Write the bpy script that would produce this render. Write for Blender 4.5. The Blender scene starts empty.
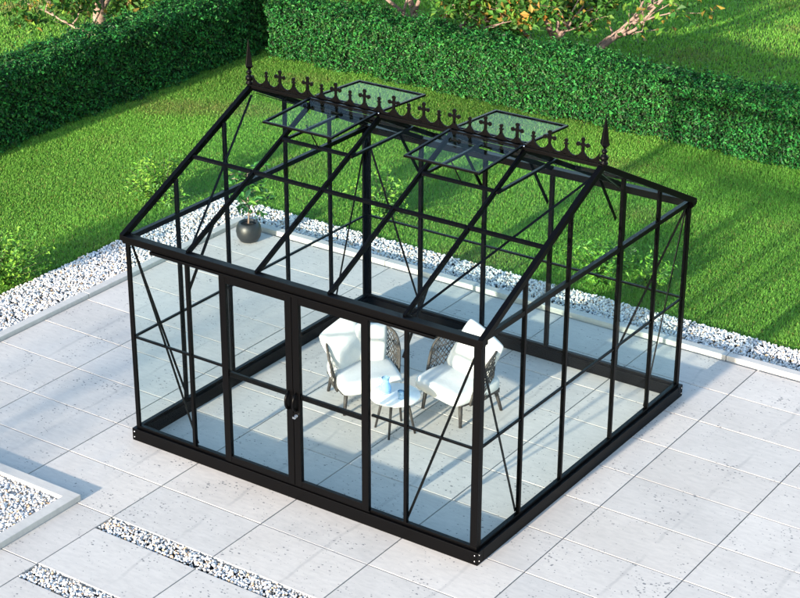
import bpy, math, random
import numpy as np
from mathutils import Vector, Matrix, Quaternion
random.seed(7); rng = np.random.default_rng(11)
S = bpy.context.scene
C = S.collection
PI = math.pi

# ------------------------------------------------------------------ dimensions
W, D, HE, HR, HB = 3.593, 3.531, 1.95, 2.803, 0.116
YM = D/2
CAM = (10.07862, -10.51605, 7.89867); ROT = (1.14433, -0.00323, 0.60358); FPX = 1855.06
DRIFT, TANE = 0.035, 0.2126             # sunlight runs to +y, a touch to +x, at 12 degrees

# ------------------------------------------------------------------ camera
cd = bpy.data.cameras.new('camera'); cam = bpy.data.objects.new('camera', cd); C.objects.link(cam)
cam.location = CAM; cam.rotation_euler = ROT
cd.sensor_fit = 'HORIZONTAL'; cd.sensor_width = 36; cd.lens = FPX/800*36; cd.clip_start = .1; cd.clip_end = 500
S.camera = cam
RM = np.array(cam.rotation_euler.to_matrix())
def project(P):
    v = (np.asarray(P, float)-np.array(CAM))@RM
    return 400+FPX*v[..., 0]/-v[..., 2], 299-FPX*v[..., 1]/-v[..., 2]

# ------------------------------------------------------------------ light
w = bpy.data.worlds.new('World'); S.world = w; w.use_nodes = True
nt = w.node_tree; bg = nt.nodes['Background']
sky = nt.nodes.new('ShaderNodeTexSky'); sky.sky_type = 'NISHITA'; sky.sun_disc = False
el = math.atan(TANE/math.hypot(1, DRIFT))
sky.sun_elevation = el; sky.sun_rotation = PI+math.atan(DRIFT); sky.altitude = 100; sky.air_density = 1; sky.dust_density = .6; sky.ozone_density = 1.2
nt.links.new(sky.outputs[0], bg.inputs[0]); bg.inputs[1].default_value = 0.15
sd = bpy.data.lights.new('sun', 'SUN'); sun = bpy.data.objects.new('sun', sd); C.objects.link(sun)
sd.energy = 3.5; sd.angle = math.radians(1.2); sd.color = (1, .87, .73)
sun.rotation_euler = Vector((DRIFT, 1, -TANE)).to_track_quat('-Z', 'Y').to_euler()
S.view_settings.view_transform = 'Standard'; S.view_settings.look = 'None'; S.view_settings.gamma = 1
S.view_settings.exposure = 1.95; S.view_settings.use_curve_mapping = False
S.render.engine = 'CYCLES'
S.cycles.transparent_max_bounces = 40; S.cycles.max_bounces = 8
S.cycles.diffuse_bounces = 3; S.cycles.glossy_bounces = 3

# ------------------------------------------------------------------ materials
def newmat(name):
    m = bpy.data.materials.new(name); m.use_nodes = True
    return m, m.node_tree, m.node_tree.nodes['Principled BSDF']
def N(nt, t, **k):
    n = nt.nodes.new(t)
    for a, b in k.items():
        if a.startswith('_'): n.inputs[a[1:].replace('_', ' ')].default_value = b
        else: setattr(n, a, b)
    return n
def ramp(nt, fac, stops, interp='LINEAR'):
    r = nt.nodes.new('ShaderNodeValToRGB'); r.color_ramp.interpolation = interp
    e = r.color_ramp.elements
    while len(e) < len(stops): e.new(.5)
    for i, (p, c) in enumerate(stops):
        e[i].position = p; e[i].color = tuple(c)+((1,) if len(c) == 3 else ())
    nt.links.new(fac, r.inputs[0]); return r.outputs[0]
def coords(nt, kind='Object', scale=(1, 1, 1), rot=(0, 0, 0)):
    t = nt.nodes.new('ShaderNodeTexCoord'); mp = nt.nodes.new('ShaderNodeMapping')
    mp.inputs['Scale'].default_value = scale; mp.inputs['Rotation'].default_value = rot
    nt.links.new(t.outputs[kind], mp.inputs[0]); return mp.outputs[0]
def noise(nt, vec, scale, detail=4, rough=.55, out=0):
    n = nt.nodes.new('ShaderNodeTexNoise'); n.inputs['Scale'].default_value = scale
    n.inputs['Detail'].default_value = detail; n.inputs['Roughness'].default_value = rough
    nt.links.new(vec, n.inputs['Vector']); return n.outputs[out]
def mixc(nt, f, a, b, mode='MIX'):
    m = nt.nodes.new('ShaderNodeMix'); m.data_type = 'RGBA'; m.blend_type = mode
    for s, v in ((m.inputs[0], f), (m.inputs[6], a), (m.inputs[7], b)):
        if hasattr(v, 'is_output'): nt.links.new(v, s)
        else: s.default_value = v if isinstance(v, (int, float)) else tuple(v)+((1,) if len(v) == 3 else ())
    return m.outputs[2]
def bump(nt, bs, h, strength=.3, dist=.01):
    b = nt.nodes.new('ShaderNodeBump'); b.inputs['Strength'].default_value = strength; b.inputs['Distance'].default_value = dist
    nt.links.new(h, b.inputs['Height']); nt.links.new(b.outputs[0], bs.inputs['Normal'])
def simple(name, col, rough=.5, metal=0, spec=.5, var=.06, vs=30, bmp=0):
    m, t, b = newmat(name); v = coords(t)
    n = noise(t, v, vs)
    c = ramp(t, n, [(.3, [x*(1-var) for x in col]), (.7, [x*(1+var) for x in col])])
    t.links.new(c, b.inputs['Base Color']); b.inputs['Roughness'].default_value = rough; b.inputs['Metallic'].default_value = metal
    b.inputs['Specular IOR Level'].default_value = spec
    if bmp: bump(t, b, noise(t, v, vs*4), bmp, .003)
    return m

M = {}
M['frame'] = simple('black_powder_coat', (.0010, .0010, .0013), .36, 0, .08, .12, 60, .04)
M['chrome'] = simple('polished_steel', (.75, .75, .77), .18, 1)
M['rubber'] = simple('black_seal', (.012, .014, .014), .6)
M['cloth'] = simple('white_canvas', (.55, .55, .545), .85, 0, .2, .05, 9, .6)
M['wicker'] = simple('grey_brown_cord', (.044, .039, .036), .7, 0, .3, .3, 90, .3)
M['leg'] = simple('dark_grey_wood', (.028, .025, .024), .55, 0, .3, .2, 40)
M['table'] = simple('white_lacquer', (.78, .78, .78), .35, 0, .5, .02, 10)
M['pot'] = simple('charcoal_glazed_pot', (.010, .011, .012), .45, 0, .5, .2, 22, .15)
M['soil'] = simple('potting_soil', (.04, .028, .02), .95, 0, .2, .5, 90, .8)
M['earth'] = simple('sand_bed', (.022, .022, .024), .95, 0, .2, .3, 40)

def glass_mat():
    m, t, b = newmat('clear_glazing'); t.nodes.remove(b)
    out = t.nodes['Material Output']
    tr = N(t, 'ShaderNodeBsdfTransparent'); tr.inputs[0].default_value = (.956, .986, .978, 1)
    gl = N(t, 'ShaderNodeBsdfGlossy'); gl.inputs['Roughness'].default_value = .01; gl.inputs[0].default_value = (.9, .97, 1, 1)
    lw = N(t, 'ShaderNodeLayerWeight'); lw.inputs[0].default_value = .5
    pw = N(t, 'ShaderNodeMath', operation='POWER'); t.links.new(lw.outputs['Facing'], pw.inputs[0]); pw.inputs[1].default_value = 5
    fr = N(t, 'ShaderNodeMath', operation='MULTIPLY_ADD'); t.links.new(pw.outputs[0], fr.inputs[0]); fr.inputs[1].default_value = .13; fr.inputs[2].default_value = .004
    mx = N(t, 'ShaderNodeMixShader')
    t.links.new(fr.outputs[0], mx.inputs[0]); t.links.new(tr.outputs[0], mx.inputs[1]); t.links.new(gl.outputs[0], mx.inputs[2])
    t.links.new(mx.outputs[0], out.inputs[0]); return m
M['glass'] = glass_mat()
def blue_glass():
    m, t, b = newmat('blue_drinking_glass')
    b.inputs['Base Color'].default_value = (.5, .74, .97, 1); b.inputs['Roughness'].default_value = .03
    b.inputs['Transmission Weight'].default_value = .75; b.inputs['IOR'].default_value = 1.2
    return m
M['blueglass'] = blue_glass()

def concrete(name, base, pits=True, seams=True):
    m, t, b = newmat(name); v = coords(t)
    at = N(t, 'ShaderNodeAttribute'); at.attribute_name = 'tone'
    n1 = noise(t, v, 1.7, 5, .6); n2 = noise(t, coords(t, scale=(1, 3, 1)), 9, 5, .65)
    c = ramp(t, n1, [(.3, [x*.93 for x in base]), (.7, [x*1.04 for x in base])])
    c = mixc(t, .6, c, ramp(t, n2, [(.30, (.78, .78, .80)), (.62, (1, 1, 1))]), 'MULTIPLY')
    c = mixc(t, 1.0, c, at.outputs['Color'], 'MULTIPLY')
    h = noise(t, v, 120, 3)
    if pits:
        # small air-bubble pits, gathered in patches
        vo = N(t, 'ShaderNodeTexVoronoi'); vo.inputs['Scale'].default_value = 44; vo.inputs['Randomness'].default_value = 1
        vm = N(t, 'ShaderNodeVectorMath', operation='MULTIPLY_ADD'); t.links.new(noise(t, v, 55, 2, .6, 1), vm.inputs[0]); vm.inputs[1].default_value = (.022, .022, .022)
        t.links.new(coords(t, scale=(.8, 1.1, 1), rot=(0, 0, .5)), vm.inputs[2]); t.links.new(vm.outputs[0], vo.inputs['Vector'])
        wn = N(t, 'ShaderNodeSeparateColor'); t.links.new(vo.outputs['Color'], wn.inputs[0])
        # pit radius per cell
        patch = noise(t, v, 2.6, 3)
        mr = N(t, 'ShaderNodeMapRange'); t.links.new(patch, mr.inputs[0]); mr.inputs[1].default_value = .40; mr.inputs[2].default_value = .68; mr.inputs[3].default_value = .5; mr.inputs[4].default_value = 1.35
        mu = N(t, 'ShaderNodeMath', operation='POWER'); t.links.new(wn.outputs[0], mu.inputs[0]); mu.inputs[1].default_value = 2.2
        m2 = N(t, 'ShaderNodeMath', operation='MULTIPLY'); t.links.new(mu.outputs[0], m2.inputs[0]); t.links.new(mr.outputs[0], m2.inputs[1])
        m3 = N(t, 'ShaderNodeMath', operation='MULTIPLY'); t.links.new(m2.outputs[0], m3.inputs[0]); m3.inputs[1].default_value = .40
        dn = N(t, 'ShaderNodeMath', operation='SUBTRACT'); t.links.new(m3.outputs[0], dn.inputs[0]); t.links.new(vo.outputs['Distance'], dn.inputs[1])
        pf = N(t, 'ShaderNodeMapRange'); t.links.new(dn.outputs[0], pf.inputs[0]); pf.inputs[1].default_value = 0; pf.inputs[2].default_value = .06; pf.inputs[3].default_value = 0; pf.inputs[4].default_value = .8
        c = mixc(t, pf.outputs[0], c, (.10, .105, .115))
    if seams:
        # faint shuttering seams running with the slabs
        wv = N(t, 'ShaderNodeTexWave'); wv.wave_type = 'BANDS'; wv.bands_direction = 'X'
        wv.inputs['Scale'].default_value = .295; wv.inputs['Distortion'].default_value = .35; wv.inputs['Detail'].default_value = 3; wv.inputs['Detail Scale'].default_value = 9
        wv.inputs['Phase Offset'].default_value = 1.2
        t.links.new(v, wv.inputs['Vector'])
        s = ramp(t, wv.outputs['Fac'], [(.9994, (0, 0, 0)), (1, (1, 1, 1))])
        br = ramp(t, noise(t, v, 2.3, 4), [(.38, (0, 0, 0)), (.55, (1, 1, 1))])
        sf = mixc(t, 1, s, br, 'MULTIPLY')
        sep = N(t, 'ShaderNodeSeparateColor'); t.links.new(sf, sep.inputs[0])
        mm = N(t, 'ShaderNodeMath', operation='MULTIPLY'); t.links.new(sep.outputs[0], mm.inputs[0]); mm.inputs[1].default_value = .22
        c = mixc(t, mm.outputs[0], c, (.16, .16, .165))
    t.links.new(c, b.inputs['Base Color']); b.inputs['Roughness'].default_value = .8; b.inputs['Specular IOR Level'].default_value = .3
    bump(t, b, h, .12, .003)
    return m
M['slab'] = concrete('pitted_concrete', (.53, .495, .455))
M['kerb'] = concrete('smooth_concrete', (.48, .46, .43), False, False)

def attr_mat(name, rough=.8, trans=0, spec=.3, hue=None):
    m, t, b = newmat(name)
    at = N(t, 'ShaderNodeAttribute'); at.attribute_name = 'tone'
    col = at.outputs['Color']
    t.links.new(col, b.inputs['Base Color']); b.inputs['Roughness'].default_value = rough; b.inputs['Specular IOR Level'].default_value = spec
    if trans:
        tl = N(t, 'ShaderNodeBsdfTranslucent'); mx = N(t, 'ShaderNodeMixShader'); mx.inputs[0].default_value = trans
        c2 = mixc(t, 1, col, (1.25, 1.3, .6), 'MULTIPLY')
        t.links.new(c2, tl.inputs[0])
        out = t.nodes['Material Output']
        t.links.new(b.outputs[0], mx.inputs[1]); t.links.new(tl.outputs[0], mx.inputs[2]); t.links.new(mx.outputs[0], out.inputs[0])
    return m
M['pebble'] = attr_mat('washed_pebbles', .6)
M['blade'] = attr_mat('grass_blades', .6, .35)
M['leaf'] = attr_mat('leaf_green', .5, .3, .25)
def lawn_mat():
    m, t, b = newmat('lawn_soil'); v = coords(t)
    c = ramp(t, noise(t, v, 3, 5), [(.35, (.03, .06, .012)), (.65, (.055, .09, .02))])
    c = mixc(t, .7, c, ramp(t, noise(t, v, 60, 3), [(.3, (.5, .5, .5)), (.7, (1.2, 1.2, 1.2))]), 'MULTIPLY')
    t.links.new(c, b.inputs['Base Color']); b.inputs['Roughness'].default_value = .95; bump(t, b, noise(t, v, 70), .8, .03); return m
M['lawn'] = lawn_mat()
def bark_mat():
    m, t, b = newmat('tree_bark'); v = coords(t, scale=(1, 1, .25))
    n = noise(t, v, 22, 6, .7)
    t.links.new(ramp(t, n, [(.3, (.13, .08, .06)), (.7, (.36, .26, .21))]), b.inputs['Base Color']); b.inputs['Roughness'].default_value = .9
    bump(t, b, n, .7, .03); return m
M['bark'] = bark_mat()

# ------------------------------------------------------------------ mesh helpers
class MB:
    def __init__(s): s.v = []; s.f = []; s.sm = []
    def add(s, vs, fs, smooth=False):
        o = len(s.v); s.v += [tuple(p) for p in vs]; s.f += [tuple(i+o for i in f) for f in fs]; s.sm += [smooth]*len(fs); return s
    def box(s, a, b):
        x0, x1 = sorted((a[0], b[0])); y0, y1 = sorted((a[1], b[1])); z0, z1 = sorted((a[2], b[2]))
        return s.add([(x0, y0, z0), (x1, y0, z0), (x1, y1, z0), (x0, y1, z0), (x0, y0, z1), (x1, y0, z1), (x1, y1, z1), (x0, y1, z1)],
                     [(3, 2, 1, 0), (4, 5, 6, 7), (0, 1, 5, 4), (1, 2, 6, 5), (2, 3, 7, 6), (3, 0, 4, 7)])
    def bar(s, p, q, wd, dp, up=(0, 0, 1)):
        p = Vector(p); q = Vector(q); d = (q-p).normalized(); u = Vector(up)
        if abs(d.dot(u)) > .99: u = Vector((0, 1, 0))
        a = d.cross(u).normalized(); b = a.cross(d).normalized()
        vs = [c+a*sa*wd/2+b*sb*dp/2 for c in (p, q) for sa, sb in ((-1, -1), (1, -1), (1, 1), (-1, 1))]
        return s.add(vs, [(3, 2, 1, 0), (4, 5, 6, 7), (0, 1, 5, 4), (1, 2, 6, 5), (2, 3, 7, 6), (3, 0, 4, 7)])
    def tube(s, pts, r, n=8, closed=False, cap=True):
        pts = [Vector(p) for p in pts]; L = len(pts)
        rs = r if isinstance(r, (list, tuple)) else [r]*L
        vs = []; ref = None
        for i, p in enumerate(pts):
            if closed: d = pts[(i+1) % L]-pts[i-1]
            else: d = pts[min(i+1, L-1)]-pts[max(i-1, 0)]
            d.normalize()
            if ref is None:
                ref = Vector((0, 0, 1)) if abs(d.z) < .9 else Vector((1, 0, 0))
            a = (ref-d*ref.dot(d)).normalized(); ref = a; b = d.cross(a)
            vs += [p+(a*math.cos(2*PI*k/n)+b*math.sin(2*PI*k/n))*rs[i] for k in range(n)]
        fs = [(i*n+k, i*n+(k+1) % n, ((i+1) % L)*n+(k+1) % n, ((i+1) % L)*n+k) for i in range(L if closed else L-1) for k in range(n)]
        s.add(vs, fs, True)
        if cap and not closed:
            o = len(s.v)-n*L
            s.f += [tuple(o+k for k in range(n))[::-1], tuple(o+(L-1)*n+k for k in range(n))]; s.sm += [False, False]
        return s
    def lathe(s, prof, c=(0, 0, 0), n=20, smooth=True):
        vs = [(c[0]+r*math.cos(2*PI*k/n), c[1]+r*math.sin(2*PI*k/n), c[2]+z) for r, z in prof for k in range(n)]
        fs = [(i*n+k, i*n+(k+1) % n, (i+1)*n+(k+1) % n, (i+1)*n+k) for i in range(len(prof)-1) for k in range(n)]
        s.add(vs, fs, smooth); o = len(s.v)-len(vs)
        s.f += [tuple(o+k for k in range(n))[::-1], tuple(o+(len(prof)-1)*n+k for k in range(n))]; s.sm += [False, False]
        return s
    def prism(s, poly, t0, t1):   # poly: 3-D points, extruded between offsets of vector t
        n = len(poly); A = [Vector(p)+Vector(t0) for p in poly]; B = [Vector(p)+Vector(t1) for p in poly]
        return s.add(A+B, [tuple(range(n))[::-1], tuple(range(n, 2*n))]+[(i, (i+1) % n, n+(i+1) % n, n+i) for i in range(n)])
    def build(s, name, mat, parent=None, bevel=0, sub=0):
        me = bpy.data.meshes.new(name); me.from_pydata([tuple(v) for v in s.v], [], s.f); me.update()
        me.polygons.foreach_set('use_smooth', s.sm)
        o = bpy.data.objects.new(name, me); C.objects.link(o); me.materials.append(mat)
        if parent: o.parent = parent
        if bevel:
            m = o.modifiers.new('bevel', 'BEVEL'); m.width = bevel; m.segments = 2; m.limit_method = 'ANGLE'; m.angle_limit = math.radians(40)
        if sub:
            m = o.modifiers.new('sub', 'SUBSURF'); m.levels = sub; m.render_levels = sub
        return o
def npmesh(name, V, F, mat, col=None, parent=None, smooth=False):
    """V (n,3); F (m,k) of one size; col (n,3) per vertex."""
    me = bpy.data.meshes.new(name); n, m, k = len(V), len(F), F.shape[1]
    me.vertices.add(n); me.vertices.foreach_set('co', V.astype(np.float32).ravel())
    me.loops.add(m*k); me.loops.foreach_set('vertex_index', F.astype(np.int32).ravel())
    me.polygons.add(m); me.polygons.foreach_set('loop_start', np.arange(0, m*k, k, dtype=np.int32))
    me.polygons.foreach_set('use_smooth', np.full(m, smooth))
    me.update(calc_edges=True)
    if col is not None:
        a = me.attributes.new('tone', 'FLOAT_COLOR', 'POINT')
        a.data.foreach_set('color', np.hstack([col, np.ones((n, 1))]).astype(np.float32).ravel())
    me.materials.append(mat)
    o = bpy.data.objects.new(name, me); C.objects.link(o)
    if parent: o.parent = parent
    return o
def tag(o, label=None, cat=None, group=None, kind=None):
    if label: o['label'] = label
    if cat: o['category'] = cat
    if group: o['group'] = group
    if kind: o['kind'] = kind
    return o
def empty(name, loc, label, cat, group=None, rz=0):
    o = bpy.data.objects.new(name, None); C.objects.link(o); o.location = loc; o.rotation_euler = (0, 0, rz); o.empty_display_size = .2
    return tag(o, label, cat, group)

# ------------------------------------------------------------------ ground
g = MB(); n = 24; xs = np.linspace(-70, 60, n); ys = np.linspace(-40, 90, n)
g.add([(x, y, -.05) for y in ys for x in xs], [(j*n+i, j*n+i+1, (j+1)*n+i+1, (j+1)*n+i) for j in range(n-1) for i in range(n-1)])
tag(g.build('lawn', M['lawn']), 'green garden lawn around the paved terrace', 'lawn', kind='structure')
tag(MB().box((-3.25, -5, -.12), (9, 5.07, -.042)).build('ground', M['earth']), 'sand bed below the paving and gravel', 'ground', kind='structure')

# paving: bevelled slabs with open joints
DX, X0 = 1.064, .745
V = []; F = []; T = []
def slab(x0, x1, y0, y1):
    gap = .0048; b = .0026; x0 += gap; x1 -= gap; y0 += gap; y1 -= gap
    z1 = random.uniform(-.0008, .0008); zb = -.045
    o = len(V); tone = random.uniform(.91, 1.04); wc = random.uniform(-.012, .012)
    for (ex, z) in ((0, zb), (0, z1-b), (b, z1)):
        for (x, y) in ((x0+ex, y0+ex), (x1-ex, y0+ex), (x1-ex, y1-ex), (x0+ex, y1-ex)):
            V.append((x, y, z)); T.append((tone+wc, tone, tone-wc))
    for l in (0, 4):
        for k in range(4): F.append((o+l+k, o+l+(k+1) % 4, o+l+4+(k+1) % 4, o+l+4+k))
    F.append((o+8, o+9, o+10, o+11))
rows = [-.47+.61*k for k in range(0, 8)]; rows[-1] = 3.79; rows = [-.47, .14, .74, 1.345, 1.955, 2.56, 3.17, 3.79, 4.41]
cols = [X0+DX*k for k in range(-3, 8)]; cols[0] = -2.4
for c0, c1 in zip(cols, cols[1:]):
    for r0, r1 in zip(rows, rows[1:]): slab(c0, c1, r0, r1)
    if c0 >= X0-.01: fr = [(-1.08, -.47), (-1.93, -1.28), (-2.77, -2.15), (-3.4, -2.77), (-4, -3.4)]
    else: fr = [(-1.08, -.47), (-1.94, -1.08), (-2.8, -1.94), (-3.6, -2.8)]
    for a, b_ in fr: slab(c0, c1, a, b_)
pv = npmesh('paving', np.array(V), np.array(F), M['slab'], np.array(T)); tag(pv, 'pale pitted concrete slabs of the terrace', 'paving', kind='structure')

def kerb(lst, label):
    mb = MB()
    for a, b_ in lst: mb.box(a, b_)
    o = mb.build('kerb', M['kerb'], bevel=.006)
    at = o.data.attributes.new('tone', 'FLOAT_COLOR', 'POINT'); at.data.foreach_set('color', [1.0]*4*len(o.data.vertices))
    return tag(o, label, 'kerb', kind='structure')
kerb([((-2.505, -4+2.0*i+.003, -.1), (-2.405, min(-4+2.0*(i+1), 4.54)-.003, .045)) for i in range(5)], 'low concrete kerb along the left gravel strip')
kerb([((-2.399+2*i, 4.445, -.1), (-2.405+2*(i+1), 4.54, .045)) for i in range(6)], 'low concrete kerb along the back gravel strip')
pl_ = MB(); px0, px1, py0, py1, rw, ph = -2.2, .355, -3.4, -1.03, .11, .055
rim_out = [(px0, py0), (px1, py0), (px1, py1), (px0, py1)]; rim_in = [(px0+rw, py0+rw), (px1-rw, py0+rw), (px1-rw, py1-rw), (px0+rw, py1-rw)]
vs = [(x, y, .0005) for x, y in rim_out]+[(x, y, ph) for x, y in rim_out]+[(x, y, ph) for x, y in rim_in]+[(x, y, .0005) for x, y in rim_in]
pl_.add(vs, [(l+k, l+(k+1) % 4, l+4+(k+1) % 4, l+4+k) for l in (0, 4, 8) for k in range(4)])
pr = pl_.build('planter_border', M['kerb'], bevel=.005); a_ = pr.data.attributes.new('tone', 'FLOAT_COLOR', 'POINT'); a_.data.foreach_set('color', [1.0]*64)
tag(pr, 'low square concrete border filled with gravel at the lower left corner', 'border')

# pebbles
def ico():
    import bmesh
    bm = bmesh.new(); bmesh.ops.create_icosphere(bm, subdivisions=1, radius=1)
    V = np.array([v.co[:] for v in bm.verts]); F = np.array([[v.index for v in f.verts] for f in bm.faces]); bm.free(); return V, F
IV, IF = ico()
PAL = np.array([(.72, .71, .70), (.62, .60, .58), (.80, .79, .77), (.42, .45, .50), (.20, .24, .31), (.11, .13, .17), (.58, .40, .25), (.66, .56, .46), (.40, .28, .20)])
PP = np.array([.25, .17, .14, .12, .09, .06, .06, .08, .03])
def gravel(name, label, x0, x1, y0, y1, z, r=.0135, layers=1.9, jag=0, pw=None):
    n = int((x1-x0)*(y1-y0)/(r*r*4)*layers)
    p = np.stack([rng.uniform(x0-jag, x1+jag, n), rng.uniform(y0-jag, y1+jag, n), z+rng.uniform(-.012, .010, n)], 1)
    s = r*rng.uniform(.6, 1.35, n)[:, None]*rng.uniform(.65, 1.25, (n, 3))
    A = rng.normal(size=(n, 3, 3)); Q, _ = np.linalg.qr(A)
    lv = IV[None]*(1+rng.uniform(-.22, .22, (n, len(IV), 1)))*s[:, None, :]
    V = np.einsum('nij,nkj->nki', Q, lv)+p[:, None, :]
    F = IF[None]+(np.arange(n)*len(IV))[:, None, None]
    q = PP if pw is None else pw
    c = PAL[rng.choice(len(PAL), n, p=q/q.sum())]*rng.uniform(.8, 1.12, (n, 1))
    o = npmesh(name, V.reshape(-1, 3), F.reshape(-1, 3), M['pebble'], np.repeat(c, len(IV), 0), smooth=False)
    return tag(o, label, 'gravel', kind='stuff')
mid = PP*np.array([1.3, 1.1, 1.6, .8, .6, .4, 1.5, 1.3, 1])
light = PP*np.array([1.8, 1.6, 1.6, .8, .3, .2, .9, 1.2, .6])
gravel('gravel', 'strip of pale pebbles along the left lawn edge', -3.22, -2.51, -1, 5.05, -.016, .0108, pw=light, jag=.015)
gravel('gravel', 'strip of pale pebbles along the back lawn edge', -2.5, 6.4, 4.56, 5.05, -.016, .0108, pw=light, jag=.015)
gravel('gravel', 'pebble strip set in the paving nearest the greenhouse front', X0+.01, 4.2, -1.27, -1.09, -.013, .0102, pw=mid)
gravel('gravel', 'short pebble strip set in the paving at the bottom edge', X0+.01, 3.0, -2.14, -1.94, -.013, .0102, pw=mid)
gravel('gravel', 'pebbles filling the low concrete border at the lower left', -1.6, px1-rw-.01, -2.6, py1-rw-.01, .014, .0108, pw=mid)

# grass
def in_lawn(x, y):
    terr = (x > -3.28) & (y < 5.08)
    return ~terr
def smooth_noise(x, y, f, seed):
    r = np.random.default_rng(seed); o = 0
    for k in range(7):
        a = r.uniform(0, 2*PI); ff = f*r.uniform(.6, 1.8); o = o+np.sin((x*np.cos(a)+y*np.sin(a))*ff+r.uniform(0, 6.28))
    return o/3.2
def blades(name, label, x0, x1, y0, y1, dens, L, wd, margin, mask=None):
    n = int((x1-x0)*(y1-y0)*dens); x = rng.uniform(x0, x1, n); y = rng.uniform(y0, y1, n)
    k = in_lawn(x, y)
    if mask is not None: k &= mask(x, y)
    u, v = project(np.stack([x, y, np.zeros(n)], 1)); k &= (u > -margin) & (u < 800+margin) & (v > -margin) & (v < 598+margin)
    x, y = x[k], y[k]; n = len(x)
    cl = smooth_noise(x, y, 5, 3)
    l = L*rng.uniform(.55, 1.25, n)*(1+.18*cl); a = rng.uniform(0, 2*PI, n); lean = rng.uniform(.25, 1.15, n)
    dx, dy = np.cos(a), np.sin(a); base = np.stack([x, y, np.full(n, -.05)], 1)
    side = np.stack([-dy, dx, np.zeros(n)], 1)*(wd*rng.uniform(.7, 1.3, n)/2)[:, None]
    mid = base+np.stack([dx*l*.25*lean, dy*l*.25*lean, l*.6], 1)
    tip = base+np.stack([dx*l*.8*lean, dy*l*.8*lean, l*(1-.3*lean)], 1)
    V = np.stack([base-side, base+side, mid+side*.8, mid-side*.8, tip], 1)
    o = (np.arange(n)*5)[:, None]
    F = np.concatenate([o+np.array([[0, 1, 2]]), o+np.array([[0, 2, 3]]), o+np.array([[3, 2, 4]])])
    big = smooth_noise(x, y, 1.1, 5); dry = np.clip(smooth_noise(x, y, 2.3, 8)-.62, 0, 1)[:, None]
    c = np.array([.145, .335, .044])*(1+.22*big[:, None])*rng.uniform(.7, 1.35, (n, 1))
    yl = rng.uniform(0, 1, (n, 1)) < (.07+.3*dry); c = np.where(yl, np.array([.22, .23, .06])*rng.uniform(.7, 1.2, (n, 1)), c)
    c = c*(1-.5*dry)+np.array([.22, .21, .07])*.5*dry
    ob = npmesh(name, V.reshape(-1, 3), F, M['blade'], np.repeat(np.clip(c, .005, .8), 5, 0))
    return tag(ob, label, 'grass', kind='stuff')
blades('grass', 'short green grass of the lawn around the terrace', -9.5, 7.5, -1, 9.85, 9500, .042, .0072, 100, lambda x, y: x > -6.5)
blades('grass', 'grass of the lawn beyond the hedges', -17, 8, 3, 24, 2200, .06, .012, 70, lambda x, y: (x < -6.5) | (y > 9.85))

# ------------------------------------------------------------------ foliage
def leaves(P, Nrm, size, cols, jitter=.8, ar=.55):
    """folded diamond leaves at P, facing about Nrm"""
    n = len(P); nr = Nrm+rng.normal(size=(n, 3))*jitter; nr /= np.linalg.norm(nr, axis=1)[:, None]
    t = rng.normal(size=(n, 3)); t -= nr*(t*nr).sum(1)[:, None]; t /= np.linalg.norm(t, axis=1)[:, None]
    b = np.cross(nr, t); s = (np.asarray(size)*rng.uniform(.6, 1.25, n))[:, None]
    A = P-t*s*.5; B = P+t*s*.5-nr*s*.08; m = P-t*s*.05
    L = m+b*s*ar*.5+nr*s*.12; R_ = m-b*s*ar*.5+nr*s*.12
    V = np.stack([A, L, B, R_], 1).reshape(-1, 3); o = (np.arange(n)*4)[:, None]
    F = np.concatenate([o+np.array([[0, 3, 2]]), o+np.array([[0, 2, 1]])])
    return V, F, np.repeat(cols, 4, 0)
def palette(n, base, var=.3, yl=.06):
    base = np.array(base); c = base[rng.integers(0, len(base), n)]*rng.uniform(1-var, 1+var, (n, 1))
    return c
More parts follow.
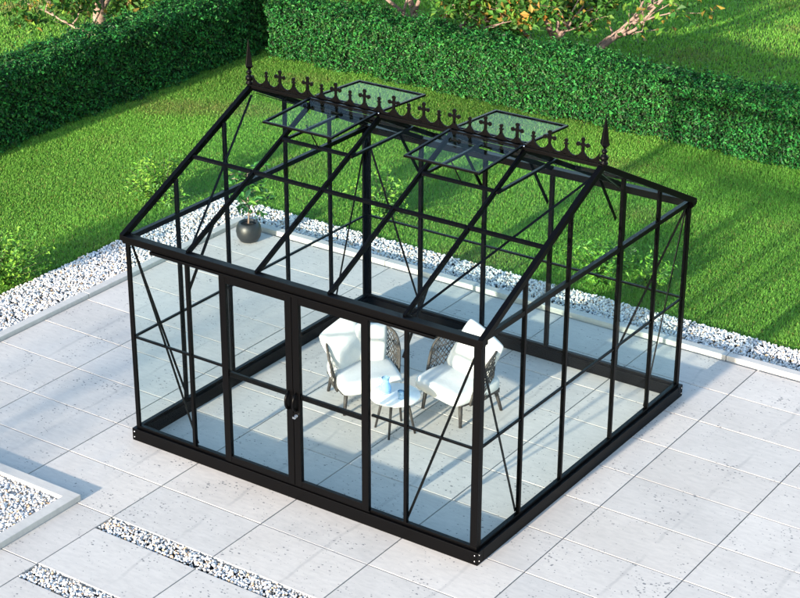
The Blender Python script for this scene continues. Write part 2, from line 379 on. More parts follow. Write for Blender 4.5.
def hedge(label, x0, x1, y0, y1, h, axis, dens, cols):
    root = empty('hedge', ((x0+x1)/2, (y0+y1)/2, -.05), label, 'hedge')
    cx, cy = (x0+x1)/2, (y0+y1)/2
    area_f = (x1-x0)*h; area_s = (y1-y0)*h; area_t = (x1-x0)*(y1-y0)
    Ps = []; Ns = []
    def face(n, fn, nv):
        a, b = rng.uniform(0, 1, n), rng.uniform(0, 1, n); P = fn(a, b); nv_ = np.tile(np.array(nv, float), (n, 1))
        d = .06*smooth_noise(P[:, 0]+P[:, 2], P[:, 1]-P[:, 2]*1.3, 6, 21)+.035*smooth_noise(P[:, 0]*1.3, P[:, 1]+P[:, 2]*2, 17, 22)
        P = P+nv_*(d+rng.normal(0, .028, n)-.035)[:, None]
        Ps.append(P); Ns.append(nv_)
    face(int(area_f*dens), lambda a, b: np.stack([x0+(x1-x0)*a, np.full_like(a, y0), h*b], 1), (0, -1, .25))
    face(int(area_f*dens*.3), lambda a, b: np.stack([x0+(x1-x0)*a, np.full_like(a, y1), h*b], 1), (0, 1, .25))
    face(int(area_s*dens*(.5 if axis == 'x' else .3)), lambda a, b: np.stack([np.full_like(a, x0), y0+(y1-y0)*a, h*b], 1), (-1, 0, .25))
    face(int(area_s*dens), lambda a, b: np.stack([np.full_like(a, x1), y0+(y1-y0)*a, h*b], 1), (1, 0, .25))
    face(int(area_t*dens*1.1), lambda a, b: np.stack([x0+(x1-x0)*a, y0+(y1-y0)*b, np.full_like(a, h)], 1), (0, 0, 1))
    # stray shoots above the clipped top
    ns = int(area_t*70); a = rng.uniform(x0, x1, ns); b = rng.uniform(y0, y1, ns); hh = rng.uniform(.03, .11, ns)
    for f in (.5, .8, 1.0):
        Ps.append(np.stack([a, b, h+hh*f], 1)+rng.normal(0, .012, (ns, 3))); Ns.append(np.tile([0, 0, 1.], (ns, 1)))
    P = np.concatenate(Ps); Nn = np.concatenate(Ns)
    # round the upper edges and pinch the foot
    ex = np.minimum(P[:, 0]-x0, x1-P[:, 0]); ey = np.minimum(P[:, 1]-y0, y1-P[:, 1]); e = np.minimum(ex, ey)
    rr = .10; k = (P[:, 2] > h-rr) & (e < rr)
    P[k, 2] -= ((rr-np.clip(e[k], 0, rr))**2/rr)*.55
    V, F, c = leaves(P-np.array([cx, cy, -.0]), Nn, rng.choice([.032, .042, .055], len(P)), palette(len(P), cols, .35))
    npmesh('foliage', V, F, M['leaf'], c, root)
    q = MB(); i = .14
    q.box((x0+i-cx, y0+i-cy, .03), (x1-i-cx, y1-i-cy, h-i))
    q.build('twig_core', M['twig'], root)
    return root
M['stem'] = simple('green_brown_stem', (.07, .075, .03), .8)
M['twig'] = simple('dark_twigs', (.008, .018, .006), .9, 0, .2, .4, 25)
HG = [(.015, .13, .026), (.008, .075, .016), (.04, .23, .045), (.004, .036, .009), (.04, .15, .025), (.02, .05, .012)]
hedge('clipped green hedge behind the greenhouse, in full sun', -6.22, 7.2, 9.78, 10.42, .84, 'x', 4700, HG)
hedge('clipped dark green hedge along the left edge of the lawn, in shade', -7.15, -6.42, 1.2, 10.9, .98, 'y', 4300, HG)

def shrub(loc, r, h, label, seed, ns=16, cols=((.09, .25, .03), (.17, .33, .04), (.05, .15, .025)), size=.056):
    rd = random.Random(seed); root = empty('shrub', loc, label, 'shrub', 'young shrubs on the lawn edge')
    st = MB(); P = []
    for i in range(ns):
        a = rd.uniform(0, 2*PI); t = rd.uniform(.1, 1)**.7*r; hh = h*rd.uniform(.6, 1.1)*(1-.35*t/r); pts = []
        for k in range(6):
            f = k/5; pts.append((math.cos(a)*t*f**1.3+rd.uniform(-.01, .01), math.sin(a)*t*f**1.3+rd.uniform(-.01, .01), hh*f))
        st.tube(pts, [.006*(1-.7*k/5) for k in range(6)], 5)
        for k in range(48):
            f = rd.uniform(.2, 1.05); j = min(int(f*5), 4); q = f*5-j
            P.append([pts[j][c]+(pts[j+1][c]-pts[j][c])*q+rd.gauss(0, .035) for c in range(3)])
    P = np.array(P); P[:, 2] = np.abs(P[:, 2])
    V, F, c = leaves(P, np.tile([0, -.3, 1.], (len(P), 1)), size, palette(len(P), cols, .3), 1.0, .5)
    st.build('stem', M['stem'], root); npmesh('foliage', V, F, M['leaf'], c, root); return root
shrub((-3.46, 1.78, -.05), .56, .62, 'yellow-green shrub by the pebbles at the left edge of the photo', 1, 52)
shrub((-3.58, 4.5, -.05), .48, .60, 'yellow-green shrub on the lawn left of the potted plant', 2, 42)
shrub((-1.26, 5.58, -.05), .40, .56, 'bushy shrub behind the back left corner of the greenhouse', 3, 38)
shrub((1.66, 5.45, -.05), .42, .52, 'loose shrub behind the right half of the back wall, left one of two close together', 4, 32)
shrub((2.18, 5.62, -.05), .30, .46, 'sparse upright shrub right of another behind the back wall, nearer the right corner', 5, 11)

def tree(loc, label, stems, seed, cols, leaf=.1, thick=.08, crown_z=(1.0, 3.6), spread=1.9, nleaf=5200, bare=True):
    rd = random.Random(seed); root = empty('tree', loc, label, 'tree')
    t = MB(); br = MB(); tips = []
    def limb(p, d, L, r, lvl, mb):
        pts = [Vector(p)]; dd = Vector(d).normalized(); n = 6
        for k in range(n):
            dd = (dd+Vector((rd.gauss(0, .16), rd.gauss(0, .16), rd.gauss(.03, .08)))).normalized(); pts.append(pts[-1]+dd*L/n)
        mb.tube(pts, [r*(1-.6*k/n) for k in range(n+1)], 7 if lvl else 10)
        if lvl >= 3:
            tips.extend(pts[2:]); return
        for k in range(3 if lvl else 4):
            i = rd.randint(2, n) if k else n; a = rd.uniform(0, 2*PI)
            nd = (dd*.7+Vector((math.cos(a), math.sin(a), rd.uniform(-.15, .5)))*.75).normalized()
            limb(pts[i], nd, L*rd.uniform(.55, .8), r*(1-.6*i/n)*.72, lvl+1, br)
        if lvl >= 2: tips.extend(pts[3:])
    for (d, L, r) in stems: limb((rd.uniform(-.04, .04), rd.uniform(-.04, .04), 0), d, L, r, 0, t)
    t.build('trunk', M['bark'], root); br.build('branch', M['bark'], root)
    T_ = np.array([tuple(p) for p in tips]); i = rng.integers(0, len(T_), nleaf)
    P = T_[i]+rng.normal(0, .085, (nleaf, 3)); P = P[P[:, 2] > .35]
    V, F, c = leaves(P, np.tile([0, -.2, 1.], (len(P), 1)), leaf, palette(len(P), cols, .35), 1.0, .62)
    npmesh('crown', V, F, M['leaf'], c, root); return root
LC = [(.04, .13, .02), (.06, .17, .025), (.12, .22, .03), (.20, .15, .03), (.03, .09, .015), (.03, .11, .02), (.05, .15, .02)]
tree((-2.35, 11.6, -.05), 'low spreading multi-stemmed tree with pale bark behind the back hedge', [((-.9, .1, .75), 1.05, .055), ((-.35, -.1, 1), .95, .06), ((.05, .1, 1), 1.1, .08), ((1.05, .0, .62), 1.9, .055), ((.7, .2, .9), 1.5, .05), ((-.1, .5, .9), 1.0, .05)], 5, LC, .115, nleaf=6000)
tree((-4.35, 11.2, -.05), 'broad leafy tree with orange tinted leaves behind the left part of the back hedge', [((.7, -.1, .75), 1.2, .055), ((-.4, .2, 1), 1.3, .07), ((.2, .3, 1), 1.2, .06), ((1.2, .0, .5), 1.2, .04)], 8, LC+[(.38, .18, .04)], .115, nleaf=9500)
tree((-8.86, 9.05, -.05), 'tree with a thick pale trunk behind the left hedge', [((.02, .02, 1), 1.35, .115), ((.9, -.2, .42), 1.0, .032), ((-.9, -.3, .45), 1.0, .03)], 11, LC, .11, nleaf=6000)

# young tree added out of view to dapple the left paving with shade
rt = empty('tree', (-1.35, -8.0, -.05), 'slim young tree with an airy crown, added out of view to shade the left paving', 'tree')
tb_ = MB(); tb_.tube([(0, 0, 0), (.02, 0, .9), (-.02, .02, 1.7), (.03, 0, 2.5)], [.05, .042, .032, .015], 10)
bb = MB(); rd = random.Random(4)
for k in range(16):
    z = 1.2+.075*k; a = k*2.4; L = 1.15-.03*k; bb.tube([(0, 0, z), (math.cos(a)*L*.5, math.sin(a)*L*.5, z+.12), (math.cos(a)*L, math.sin(a)*L, z+.2)], [.016, .011, .004], 6)
tb_.build('trunk', M['bark'], rt); bb.build('branch', M['bark'], rt)
P_ = np.stack([rng.normal(0, .7, 2000), rng.normal(0, .5, 2000), rng.normal(2.0, .5, 2000)], 1); P_ = P_[P_[:, 2] > .9]
V, F, c = leaves(P_, np.tile([0, -.2, 1.], (len(P_), 1)), .062, palette(len(P_), LC, .3), 1.0, .6); npmesh('crown', V, F, M['leaf'], c, rt)

# ------------------------------------------------------------------ greenhouse
GH = empty('greenhouse', (0, 0, 0), 'black framed glass greenhouse with ornate ridge cresting and double front doors, standing on the terrace', 'greenhouse')
FR = M['frame']
def P(name, mb, mat=FR, parent=GH, bevel=.0025): return mb.build(name, mat, parent, bevel=bevel)
def slope(y): return HE+(HR-HE)*(1-abs(y-YM)/YM)
# base beams, mitred
bt = .085
for (x0, x1, y0, y1) in ((0, W, 0, bt), (0, W, D-bt, D)):
    P('base_beam', MB().box((x0, y0, .001), (x1, y1, HB)))
for x0 in (.0, W-bt): P('base_beam', MB().box((x0, bt+.001, .001), (x0+bt, D-bt-.001, HB-.001)))
sill = .128
ins = .028    # wall line inset from the base's outer face
P('wall_sill', MB().box((ins, ins, HB+.0005), (1.05, ins+.04, sill+.012)))
P('wall_sill', MB().box((2.55, ins, HB+.0005), (W-ins, ins+.04, sill+.012)))
P('threshold', MB().box((1.052, ins-.012, HB+.0005), (2.548, ins+.055, sill)))
P('wall_sill', MB().box((ins, D-ins-.04, HB+.0005), (W-ins, D-ins, sill+.012)))
for x0 in (ins, W-ins-.04): P('wall_sill', MB().box((x0, ins+.043, HB+.0005), (x0+.04, D-ins-.043, sill+.012)))
# base corner bolts
for (x, y, dx, dy) in ((W, 0, 1, -1), (0, 0, -1, -1), (W, D, 1, 1)):
    for z in (.035, .088):
        P('bolt', MB().bar((x+dx*.0005, y-dy*.025, z), (x+dx*.005, y-dy*.025, z), .011, .011), M['chrome'])
        P('bolt', MB().bar((x-dx*.025, y+dy*.0005, z), (x-dx*.025, y+dy*.005, z), .011, .011), M['chrome'])
# corner posts: two flanges with a rebate
for (cx, cy, sx, sy) in ((ins, ins, 1, 1), (W-ins, ins, -1, 1), (ins, D-ins, 1, -1), (W-ins, D-ins, -1, -1)):
    mb = MB(); z0, z1 = sill+.0125, HE-.055; fl_ = {(1, 1): .040, (-1, 1): .064, (1, -1): .066, (-1, -1): .048}[(sx, sy)]
    mb.box((cx, cy, z0), (cx+sx*fl_, cy+sy*.020, z1)); mb.box((cx, cy+sy*.0205, z0), (cx+sx*.020, cy+sy*fl_, z1-.001))
    mb.box((cx+sx*.0205, cy+sy*.0205, z0), (cx+sx*.032, cy+sy*.032, z1-.002))
    P('corner_post', mb)
# eave beams with gutter lip
for (ya, sgn) in ((ins, 1), (D-ins, -1)):
    mb = MB(); mb.box((-.005, ya-sgn*.030, HE-.050), (W+.005, ya+sgn*.045, HE-.004)); mb.box((.01, ya-sgn*.018, HE-.0745), (W-.01, ya+sgn*.038, HE-.0505))
    P('eave_beam', mb)
P('door_track', MB().box((.33, ins-.040, HE-.098), (3.17, ins+.030, HE-.075)))
# wall mullions
fx = [.69, 2.885]
for x in fx: P('mullion', MB().box((x-.015, ins+.001, sill+.012), (x+.015, ins+.036, HE-.0752)))
bx = [.7, 1.43, 2.16, 2.905]
for x in bx: P('mullion', MB().box((x-.019, D-ins-.040, sill+.012), (x+.019, D-ins-.001, HE-.0752)))
sy_ = [.68, 1.345, 2.205, 2.885]
for X in (ins, W-ins):
    s = 1 if X < 1 else -1
    for y in sy_: P('mullion', MB().box((X+s*.001, y-.015, sill+.012), (X+s*.034, y+.015, slope(y)-.03)))
    P('tie_beam', MB().box((X+s*.004, ins+.063, HE-.052), (X+s*.046, D-ins-.063, HE-.008)))
# mid rails
zr = 1.0
for a, b_ in ((ins+.0205, .69-.0155), (.69+.0155, 1.05), (2.555, 2.885-.0155), (2.885+.0155, W-ins-.0205)):
    P('mid_rail', MB().box((a, ins+.008, zr-.009), (b_, ins+.032, zr+.009)))
e_ = [ins+.0205]+bx+[W-ins-.0205]
for i in range(5): P('mid_rail', MB().box((e_[i]+(.0195 if i else 0), D-ins-.0325, zr-.009), (e_[i+1]-(.0195 if i < 4 else 0), D-ins-.008, zr+.009)))
e_ = [ins+.034]+sy_+[D-ins-.034]
for X in (ins, W-ins):
    s = 1 if X < 1 else -1
    for i in range(5): P('mid_rail', MB().box((X+s*.0085, e_[i]+(.0155 if i else 0), zr-.0088), (X+s*.030, e_[i+1]-(.0155 if i < 4 else 0), zr+.009)))
# corner wind braces (flat bars)
def flat(p, q, n, name='brace', wd=.020, th=.007):
    P(name, MB().bar(p, q, th, wd, Vector(n).cross(Vector(q)-Vector(p)).normalized()), bevel=0)
yi = ins+.041
flat((.06, yi, 1.88), (.70, yi, .15), (0, 1, 0)); flat((W-.06, yi, 1.88), (2.88, yi, .15), (0, 1, 0))
yb = D-ins-.045
flat((.06, yb, 1.88), (.72, yb, .18), (0, 1, 0)); flat((W-.06, yb, 1.88), (2.88, yb, .18), (0, 1, 0))
for X in (ins+.039, W-ins-.039):
    flat((X, .06, 1.88), (X, .67, .15), (1, 0, 0)); flat((X, D-.06, 1.88), (X, 2.88, .15), (1, 0, 0))
# roof
rx = [.705, 1.425, 2.15, 2.865]
sl = math.atan((HR-HE)/YM); cs, sn = math.cos(sl), math.sin(sl)
def rp(x, y, off=0):    # point on the roof skin; off = distance below it
    s = -1 if y <= YM else 1
    return Vector((x, y+s*(-off*sn), slope(y)-off*cs))
for x in rx:
    for (ya, yb_) in ((.03, YM-.02), (D-.03, YM+.02)):
        P('rafter', MB().bar(rp(x, ya, .028), rp(x, yb_, .028), .026, .044, (0, -sn if ya < 1 else sn, cs)))
for x in (.018, W-.018):
    for (ya, yb_) in ((-.0, YM-.012), (D, YM+.012)):
        P('gable_rafter', MB().bar(rp(x, ya, .020), rp(x, yb_, .020), .044, .052, (0, -sn if ya < 1 else sn, cs)))
mb = MB(); mb.box((-.006, YM-.024, HR-.026), (W+.006, YM+.024, HR+.005)); P('ridge_beam', mb)
# purlins and window sills, one length per bay
ex_ = [.04]+rx+[W-.04]
for i in range(5):
    for yy in (.918, D-.918):
        P('purlin', MB().bar(rp(ex_[i]+.0155*(i > 0), yy, .020), rp(ex_[i+1]-.0155*(i < 4), yy, .020),   .026, .034, (0, -sn if yy < YM else sn, cs)))
for i in (1, 3):
    for yy in (1.305, D-1.305):
        P('window_sill', MB().bar(rp(ex_[i]+.016, yy, .022), rp(ex_[i+1]-.016, yy, .022), .026, .028, (0, -sn if yy < YM else sn, cs)))
# collar ties and knees
for x in rx:
    P('collar_tie', MB().box((x+.017, 1.30, 2.545), (x+.040, D-1.30, 2.568)), bevel=0)
    if x < 1 or x > 2.5: flat((x-.022, ins+.03, 1.58), (x-.022, .44, rp(x, .44, .04).z), (1, 0, 0), 'knee_brace', .032, .008)
    flat((x-.026, D-ins-.03, 1.60), (x-.026, D-.42, rp(x, D-.42, .04).z), (1, 0, 0), 'knee_brace', .032, .008)
flat(rp(.05, YM-.06, .062), rp(.68, .08, .062), (0, -sn, cs), 'roof_brace'); flat(rp(W-.05, YM-.06, .062), rp(2.88, .08, .062), (0, -sn, cs), 'roof_brace')
flat(rp(.05, YM+.06, .062), rp(.68, D-.08, .062), (0, sn, cs), 'roof_brace'); flat(rp(W-.05, YM+.06, .062), rp(2.88, D-.08, .062), (0, sn, cs), 'roof_brace')
# glazing
G = M['glass']
def pane(poly, nrm, parent=GH, th=.004):
    t = Vector(nrm).normalized()*th
    return MB().prism(poly, -t/2, t/2).build('glass_pane', G, parent)
e = .003
gx = [ins+.024, .69, 1.05]
for a, b_ in ((ins+.0205, .69-.0152), (.69+.0152, 1.049), (2.553, 2.885-.0152), (2.885+.0152, W-ins-.0205)):
    pane([(a, ins+.020, sill+.013), (b_, ins+.020, sill+.013), (b_, ins+.020, HE-.076), (a, ins+.020, HE-.076)], (0, 1, 0))
q = [ins+.0205]+bx+[W-ins-.0205]
for i in range(5):
    a = q[i]+(.0192 if i else 0); b_ = q[i+1]-(.0192 if i < 4 else 0)
    pane([(a, D-ins-.020, sill+.013), (b_, D-ins-.020, sill+.013), (b_, D-ins-.020, HE-.076), (a, D-ins-.020, HE-.076)], (0, 1, 0))
q = [ins+.024]+sy_+[D-ins-.024]
for X in (ins+.0202, W-ins-.0202):
    for i in range(5):
        a = q[i]+(.0152 if i else 0); b_ = q[i+1]-(.0152 if i < 4 else 0)
        po = [(X, a, sill+.013), (X, b_, sill+.013), (X, b_, slope(b_)-.05)]
        if a < YM < b_: po.append((X, YM, slope(YM)-.05))
        po.append((X, a, slope(a)-.05)); pane(po, (1, 0, 0))
for i in range(5):
    a, b_ = ex_[i]+(.0132 if i else 0), ex_[i+1]-(.0132 if i < 4 else 0)
    for s in (0, 1):
        f = (lambda y: y) if s == 0 else (lambda y: D-y)
        nn = (0, -sn, cs) if s == 0 else (0, sn, cs)
        pane([rp(a, f(.04), .02), rp(b_, f(.04), .02), rp(b_, f(.905), .02), rp(a, f(.905), .02)], nn)
        top = 1.292 if i in (1, 3) else YM-.037
        pane([rp(a, f(.931), .02), rp(b_, f(.931), .02), rp(b_, f(top), .02), rp(a, f(top), .02)], nn)
# opened roof windows hinged at the ridge
for i in (1, 3):
    for s in (-1, 1):
        x0, x1 = rx[i-1]-.006, rx[i]+.006; L = .665
        hy, hz = YM+s*.036, HR+.014
        rw_ = bpy.data.objects.new('roof_window', None); C.objects.link(rw_); rw_.parent = GH; rw_.location = ((x0+x1)/2, hy, hz)
        hw = (x1-x0)/2; ang = -.055
        def wpt(x, d, z=0): return Vector((x, s*(d*math.cos(ang)), d*math.sin(ang)+z))
        up = (0, 0, 1)
        mb = MB(); mb.bar(wpt(-hw+.015, 0), wpt(-hw+.015, L), .024, .020, up); mb.bar(wpt(hw-.015, 0), wpt(hw-.015, L), .024, .020, up)
        mb.bar(wpt(-hw+.0275, L-.014), wpt(hw-.0275, L-.014), .024, .0195, up); mb.bar(wpt(-hw+.0275, .012), wpt(hw-.0275, .012), .022, .0195, up)
        P('sash_frame', mb, parent=rw_)
        pane([wpt(-hw+.03, .02), wpt(hw-.03, .02), wpt(hw-.03, L-.02), wpt(-hw+.03, L-.02)], (0, 0, 1), rw_)
        sill_y = s*(-1.305+YM) if s > 0 else -(YM-1.305)
        zz = slope(1.305)-.02-hz
        MB().tube([wpt(-.02, .50, -.012), (.05, s*(YM-1.305-.036), zz)], .0055, 6).build('window_stay', FR, rw_)
# ridge cap screws
for i in (1, 2, 3, 4):
    P('bolt', MB().lathe([(.011, 0), (.011, .008), (.006, .012)], (rx[i-1], YM-.022, HR+.0065), 10), M['chrome'], bevel=0)
# ridge cresting: flat cut-out plate with alternating crosses and small spires
mb = MB(); z0 = HR+.006; cnt = [0]
def plate(poly):   # (x, z) outline
    cnt[0] += 1; th = .0042+.0005*(cnt[0] % 7)
    mb.prism([(x, YM, z0+z) for x, z in poly], (0, -th, 0), (0, th, 0))
def disc(x, z, r, n=10): plate([(x+r*math.cos(2*PI*k/n), z+r*math.sin(2*PI*k/n)) for k in range(n)])
xsn = np.linspace(0.045, W-.045, 24)
plate([(.02, 0), (W-.02, 0), (W-.02, .016), (.02, .016)])
for i in range(23):
    a, b_ = xsn[i], xsn[i+1]; m_ = (a+b_)/2; hw = (b_-a)/2; n = 10
    for k in range(n):      # sagging arc with rising horns, filled below
        t0, t1 = -1+2*k/n, -1+2*(k+1)/n
        z = [.020+.066*abs(t)**2.2 for t in (t0, t1)]
        plate([(m_+t0*hw, .010), (m_+t1*hw, .010), (m_+t1*hw, z[1]), (m_+t0*hw, z[0])])
for i in range(1, 23):
    x = xsn[i]
    if i % 2: # small spire
        plate([(x-.013, .06), (x+.013, .06), (x+.009, .118), (x-.009, .118)])
        plate([(x-.020, .094), (x+.020, .094), (x+.020, .107), (x-.020, .107)]); disc(x, .128, .0165)
    else:
        plate([(x-.013, .06), (x+.013, .06), (x+.011, .155), (x-.011, .155)])
        plate([(x-.042, .112), (x+.042, .112), (x+.042, .131), (x-.042, .131)])
        disc(x-.043, .1215, .0185); disc(x+.043, .1215, .0185); disc(x, .165, .0185); disc(x, .1215, .021)
P('ridge_cresting', mb, bevel=0)
for x in (.004, W-.004):
    fo = bpy.data.objects.new('finial', None); C.objects.link(fo); fo.parent = GH; fo.location = (x, YM, HR+.006)
    MB().lathe([(.034, 0), (.034, .016), (.020, .022), (.031, .036), (.036, .052), (.031, .068), (.017, .080), (.015, .088), (.023, .096), (.025, .106), (.021, .115), (.012, .122), (.012, .135)], n=20).build('turned_stem', M['fin'] if 'fin' in M else FR, fo)
    mb = MB(); mb.lathe([(.012, .132), (.046, .165), (.042, .178), (.030, .24), (.016, .33), (.003, .405)], n=4, smooth=False)
    P('spear_head', mb, parent=fo, bevel=.003)
# doors
def door(xa, xb, hx):
    d = bpy.data.objects.new('door', None); C.objects.link(d); d.parent = GH; d.location = (xa, ins-.004, sill)
    w_ = xb-xa; h_ = HE-.100-sill; st = .066; y0, y1 = -.018, .020
    mb = MB(); z00 = .003
    mb.box((0, y0, z00), (st, y1, h_)); mb.box((w_-st, y0, z00), (w_, y1, h_))
    mb.box((st+.0003, y0+.001, z00), (w_-st-.0003, y1-.001, z00+.055)); mb.box((st+.0003, y0+.001, h_-.062), (w_-st-.0003, y1-.001, h_))
    P('door_frame', mb, parent=d)
    P('door_rail', MB().box((st+.0004, y0+.012, zr-.022-sill-.04), (w_-st-.0004, y1-.002, zr+.022-sill-.04)), parent=d)
    pane([(st, -.008, z00+.05), (w_-st, -.008, z00+.05), (w_-st, -.008, h_-.06), (st, -.008, h_-.06)], (0, 1, 0), d)
    hz_ = .79
    pts = [(hx, y0-.004+(-.048)*math.sin(PI*k/10), hz_-.075*math.cos(PI*k/10)) for k in range(11)]
    ho = MB().tube(pts, [.011]*2+[.013]*7+[.011]*2, 10).build('handle', FR, d)
    mb = MB(); mb.bar((hx, y0-.0005, hz_-.085), (hx, y0-.0005, hz_+.085), .030, .012, (0, 1, 0)); P('handle_plate', mb, parent=ho)
    return d, y0, hz_, hx
d1 = door(1.056, 1.796, .740-.034)
d2 = door(1.802, 2.546, .034)
d, y0, hz_, hx = d2
P('lock_cylinder', MB().tube([(hx, y0+.001, hz_-.125), (hx, y0-.014, hz_-.125)], .014, 14), M['chrome'], d, 0)
P('key', MB().box((hx-.003, y0-.030, hz_-.142), (hx+.003, y0-.0145, hz_-.112)).box((hx-.012, y0-.048, hz_-.135), (hx+.012, y0-.031, hz_-.118)), M['chrome'], d, 0)

# ------------------------------------------------------------------ armchairs
def cushion(sx, sy, sz, puff=.25, nseg=10, seed=0, wr=.006, pinch=0):
    """soft box: pillow bulging in the middle, thin at the seams"""
    rd = np.random.default_rng(seed); n = nseg; u = np.linspace(-1, 1, n+1); X, Y = np.meshgrid(u, u)
    X, Y = X.ravel(), Y.ravel()
    prof = (np.clip(1-np.abs(X)**3.2, 0, 1)*np.clip(1-np.abs(Y)**3.2, 0, 1))**.42
    xx = X*(1-pinch*(1-np.abs(Y)**2)*0+0)*sx/2; yy = Y*sy/2
    xx = xx*(1-pinch*(1-Y**2)*np.abs(X)); yy = yy*(1-pinch*(1-X**2)*np.abs(Y))
    rc = 1-.09*(np.abs(X)*np.abs(Y))**3; xx = xx*rc; yy = yy*rc
    th = sz/2*(puff+(1-puff)*prof)
    w_ = smooth_noise(X*2+seed, Y*2, 2.2, seed+30)*wr
    top = np.stack([xx, yy, th+w_], 1); bot = np.stack([xx, yy, -th+w_*.5], 1)
    V = np.vstack([top, bot]); m = (n+1)**2; F = []
    for j in range(n):
        for i in range(n):
            a = j*(n+1)+i; F.append((a, a+1, a+n+2, a+n+1)); F.append((m+a, m+a+n+1, m+a+n+2, m+a+1))
    ring = [i for i in range(n+1)]+[(j+1)*(n+1)-1 for j in range(1, n+1)]+[n*(n+1)+i for i in range(n-1, -1, -1)]+[j*(n+1) for j in range(n-1, 0, -1)]
    for a, b_ in zip(ring, ring[1:]+ring[:1]): F.append((b_, a, m+a, m+b_))
    return V, F
def cushion_obj(name, dims, mat, parent=None, **k):
    V, F = cushion(*dims, nseg=14, **k); mb = MB(); mb.add(V, F, True); return mb.build(name, mat, parent, sub=1)
SEATZ = .225
def armchair():
    root = empty('armchair', (0, 0, 0), 'x', 'armchair')
    # legs, splayed and tapered
    for sx in (-1, 1):
        for sy in (-1, 1):
            MB().tube([(sx*.225, sy*.215, SEATZ), (sx*.25, sy*(.235 if sy < 0 else .275), 0)], [.021, .015], 10).build('leg', M['leg'], root)
    mb = MB(); mb.bar((-.27, -.23, SEATZ), (.27, -.23, SEATZ), .028, .022); mb.bar((-.25, .235, SEATZ), (.25, .235, SEATZ), .028, .022)
    mb.bar((-.262, -.215, SEATZ), (-.262, .222, SEATZ), .028, .021); mb.bar((.262, -.215, SEATZ), (.262, .222, SEATZ), .028, .021)
    for k in range(7): mb.bar((-.24+.08*k, -.215, SEATZ-.002), (-.24+.08*k, .222, SEATZ-.002), .03, .006)
    mb.build('seat_frame', M['leg'], root)
    # barrel back: a curved surface from arm to arm
    def shell(t, f):      # t -1..1 round the back, f 0 bottom..1 top
        a = t*1.0; A = abs(a)
        # plan: rounded U
        ang = a*PI*.5*(1.28-.20*f**1.5)
        px = math.sin(ang); py = math.cos(ang)
        rx_, ry_ = .292, .30
        if abs(ang) > PI/2:
            px = math.copysign(1, ang); py = -(abs(ang)-PI/2)*1.05
        x = rx_*px; y = -.02+ry_*py
        top = .65-.04*A**2-.12*A**9; bot = SEATZ-.01
        z = bot+(top-bot)*f
        fl = 1+.15*f**1.3
        return Vector((x*fl, y*(1+.20*f*max(py, 0)), z))
    tube = [shell(-1+2*k/32, 1) for k in range(33)]
    full = [shell(-1, f/6) for f in range(0, 6)]+tube+[shell(1, f/6) for f in range(5, -1, -1)]
    fr = MB().tube(full, .0125, 8); fr.tube([shell(-1+2*k/32, 0) for k in range(33)], .011, 8)
    fr.build('back_frame', M['wicker'], root)
    wv = MB(); n = 28; m = 8
    for k in range(-m, n+1):    # crossing diagonal cords with an open six-sided weave
        for sgn in (1, -1):
            pts = []
            for j in range(m+1):
                t = -1+2*(k+j)/n if sgn > 0 else 1-2*(k+j)/n
                if -1 <= t <= 1: 
                    p = shell(t, j/m); off = .004*(1 if (j+k) % 2 else -1)*sgn
                    pts.append(p*1.0+Vector((p.x, p.y+.02, 0)).normalized()*off)
            if len(pts) > 1: wv.tube(pts, .0046, 5)
    for j in (2, 4, 6):
        wv.tube([shell(-1+2*k/40, j/m) for k in range(41)], .0042, 5)
    wv.build('woven_back', M['wicker'], root)
    c = cushion_obj('seat_cushion', (.60, .60, .15), M['cloth'], root, puff=.74, seed=3, wr=.004)
    c.location = (0, -.045, SEATZ+.068)
    return root
def copy_tree(o, parent=None):
    c = o.copy(); C.objects.link(c); c.parent = parent
    for ch in [x for x in bpy.data.objects if x.parent == o]: copy_tree(ch, c)
    return c
ch1 = armchair(); ch2 = copy_tree(ch1)
ch1.location = (1.226, 1.77, .001); ch1.rotation_euler.z = math.atan2(.8, .6)       # faces (.8,-.6)
ch2.location = (2.065, 2.12, .001); ch2.rotation_euler.z = math.atan2(-.24, .97)
tag(ch1, 'woven armchair with white cushions left of the little round table, behind the right door', 'armchair', 'woven armchairs inside the greenhouse')
tag(ch2, 'woven armchair with white cushions right of the little round table, behind the corner post', 'armchair', 'woven armchairs inside the greenhouse')
def pillow(ch, loc, rot, label, seed, size=.42, th=.15):
    o = cushion_obj('pillow', (size, size, th), M['cloth'], None, puff=.18, seed=seed, wr=.009, pinch=.03)
    Mx = Matrix.Translation(ch.location) @ Matrix.Rotation(ch.rotation_euler.z, 4, 'Z') @ Matrix.Translation(loc) @ Matrix.Rotation(rot[2], 4, 'Z') @ Matrix.Rotation(rot[0], 4, 'X') @ Matrix.Rotation(rot[1], 4, 'Z')
    o.matrix_world = Mx; return tag(o, label, 'pillow', 'white pillows on the armchairs')
pillow(ch1, (-.13, .13, .535), (math.radians(68), .25, .42), 'large white pillow leaning in the left side of the left armchair', 41, .46)
pillow(ch1, (.09, .15, .505), (math.radians(72), -.12, -.15), 'white pillow leaning beside the larger one, on the right side of the left armchair', 42, .38)
pillow(ch2, (.02, .15, .52), (math.radians(66), -.24, .02), 'large white pillow leaning askew in the right armchair', 43, .52)

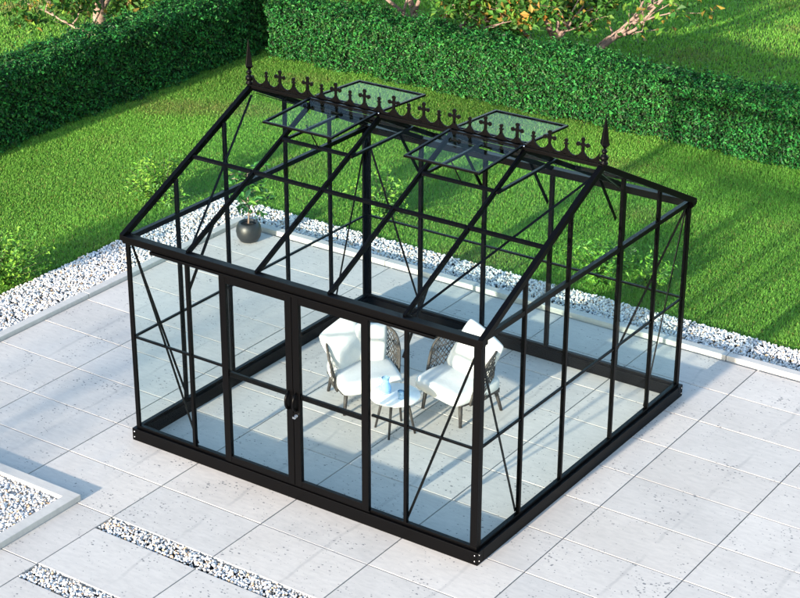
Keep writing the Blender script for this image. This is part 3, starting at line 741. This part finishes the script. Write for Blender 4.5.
# ------------------------------------------------------------------ side table and drinks
TX, TY, TZ = 1.80, 1.46, .36
tb = empty('side_table', (TX, TY, .001), 'small round white side table on four dark legs between the two armchairs', 'side table')
MB().lathe([(.0, TZ-.022), (.205, TZ-.022), (.222, TZ-.016), (.226, TZ-.008), (.222, TZ), (.0, TZ)], n=48).build('table_top', M['table'], tb)
for k in range(4):
    a = .3+k*PI/2; c_, s_ = math.cos(a), math.sin(a)
    MB().tube([(c_*.11, s_*.11, TZ-.022), (c_*.185, s_*.185, 0)], [.014, .010], 10).build('leg', M['leg'], tb)
jx, jy = 1.715, 1.435
jug = empty('jug', (jx, jy, TZ+.002), 'clear blue glass water jug with a handle on the round side table', 'jug')
MB().lathe([(.03, 0), (.046, .004), (.052, .03), (.048, .065), (.032, .105), (.030, .125), (.037, .150), (.034, .150), (.027, .125), (.029, .105), (.044, .065), (.048, .03), (.042, .010), (.0, .010)], n=28).build('jug_body', M['blueglass'], jug)
MB().tube([(-.034, 0, .138), (-.066, 0, .135), (-.078, 0, .10), (-.066, 0, .06), (-.046, 0, .05)], .005, 8).build('jug_handle', M['blueglass'], jug)
for (x, y, l) in ((1.89, 1.42, 'short blue drinking glass right of the jug on the side table'),):
    o = MB().lathe([(.026, 0), (.031, .075), (.028, .075), (.024, .006), (.0, .006)], n=24).build('drinking_glass', M['blueglass']); o.location = (x, y, TZ+.002)
    tag(o, l, 'glass')

# ------------------------------------------------------------------ potted plant
pp = empty('potted_plant', (-2.02, 4.14, .001), 'round charcoal pot with a small leafy tree in the back left corner of the terrace', 'potted plant')
po = MB().lathe([(.075, 0), (.10, .008), (.132, .06), (.142, .12), (.135, .175), (.112, .215), (.102, .222), (.094, .218), (.094, .19), (.0, .188)], n=36).build('pot', M['pot'], pp)
MB().lathe([(.0, .185), (.093, .19), (.05, .202), (.0, .205)], n=24).build('soil', M['soil'], pp)
st = MB(); rd = random.Random(9); LP = []
st.tube([(0, 0, .19), (.008, 0, .32), (-.006, .006, .55), (.004, 0, .78)], [.011, .009, .008, .005], 8)
for k in range(17):
    z = .30+.030*k; a = k*2.4; L = rd.uniform(.12, .25); p = Vector((0, 0, z)); pts = [p]
    for j in range(4): pts.append(pts[-1]+Vector((math.cos(a), math.sin(a), .75-.25*j))*L/4)
    st.tube(pts, [.005, .0045, .004, .0035, .003], 5)
    for j in range(16):
        q = pts[rd.randint(2, 4)]; LP.append([q[c]+rd.gauss(0, .032) for c in range(3)])
st.build('stem', M['bark'], pp); LP = np.array(LP)
V, F, c = leaves(LP, np.tile([0, -.3, 1.], (len(LP), 1)), .105, palette(len(LP), [(.035, .13, .03), (.05, .19, .035), (.10, .22, .03), (.02, .07, .03)], .3), .9, .5)
npmesh('foliage', V, F, M['leaf'], c, pp)
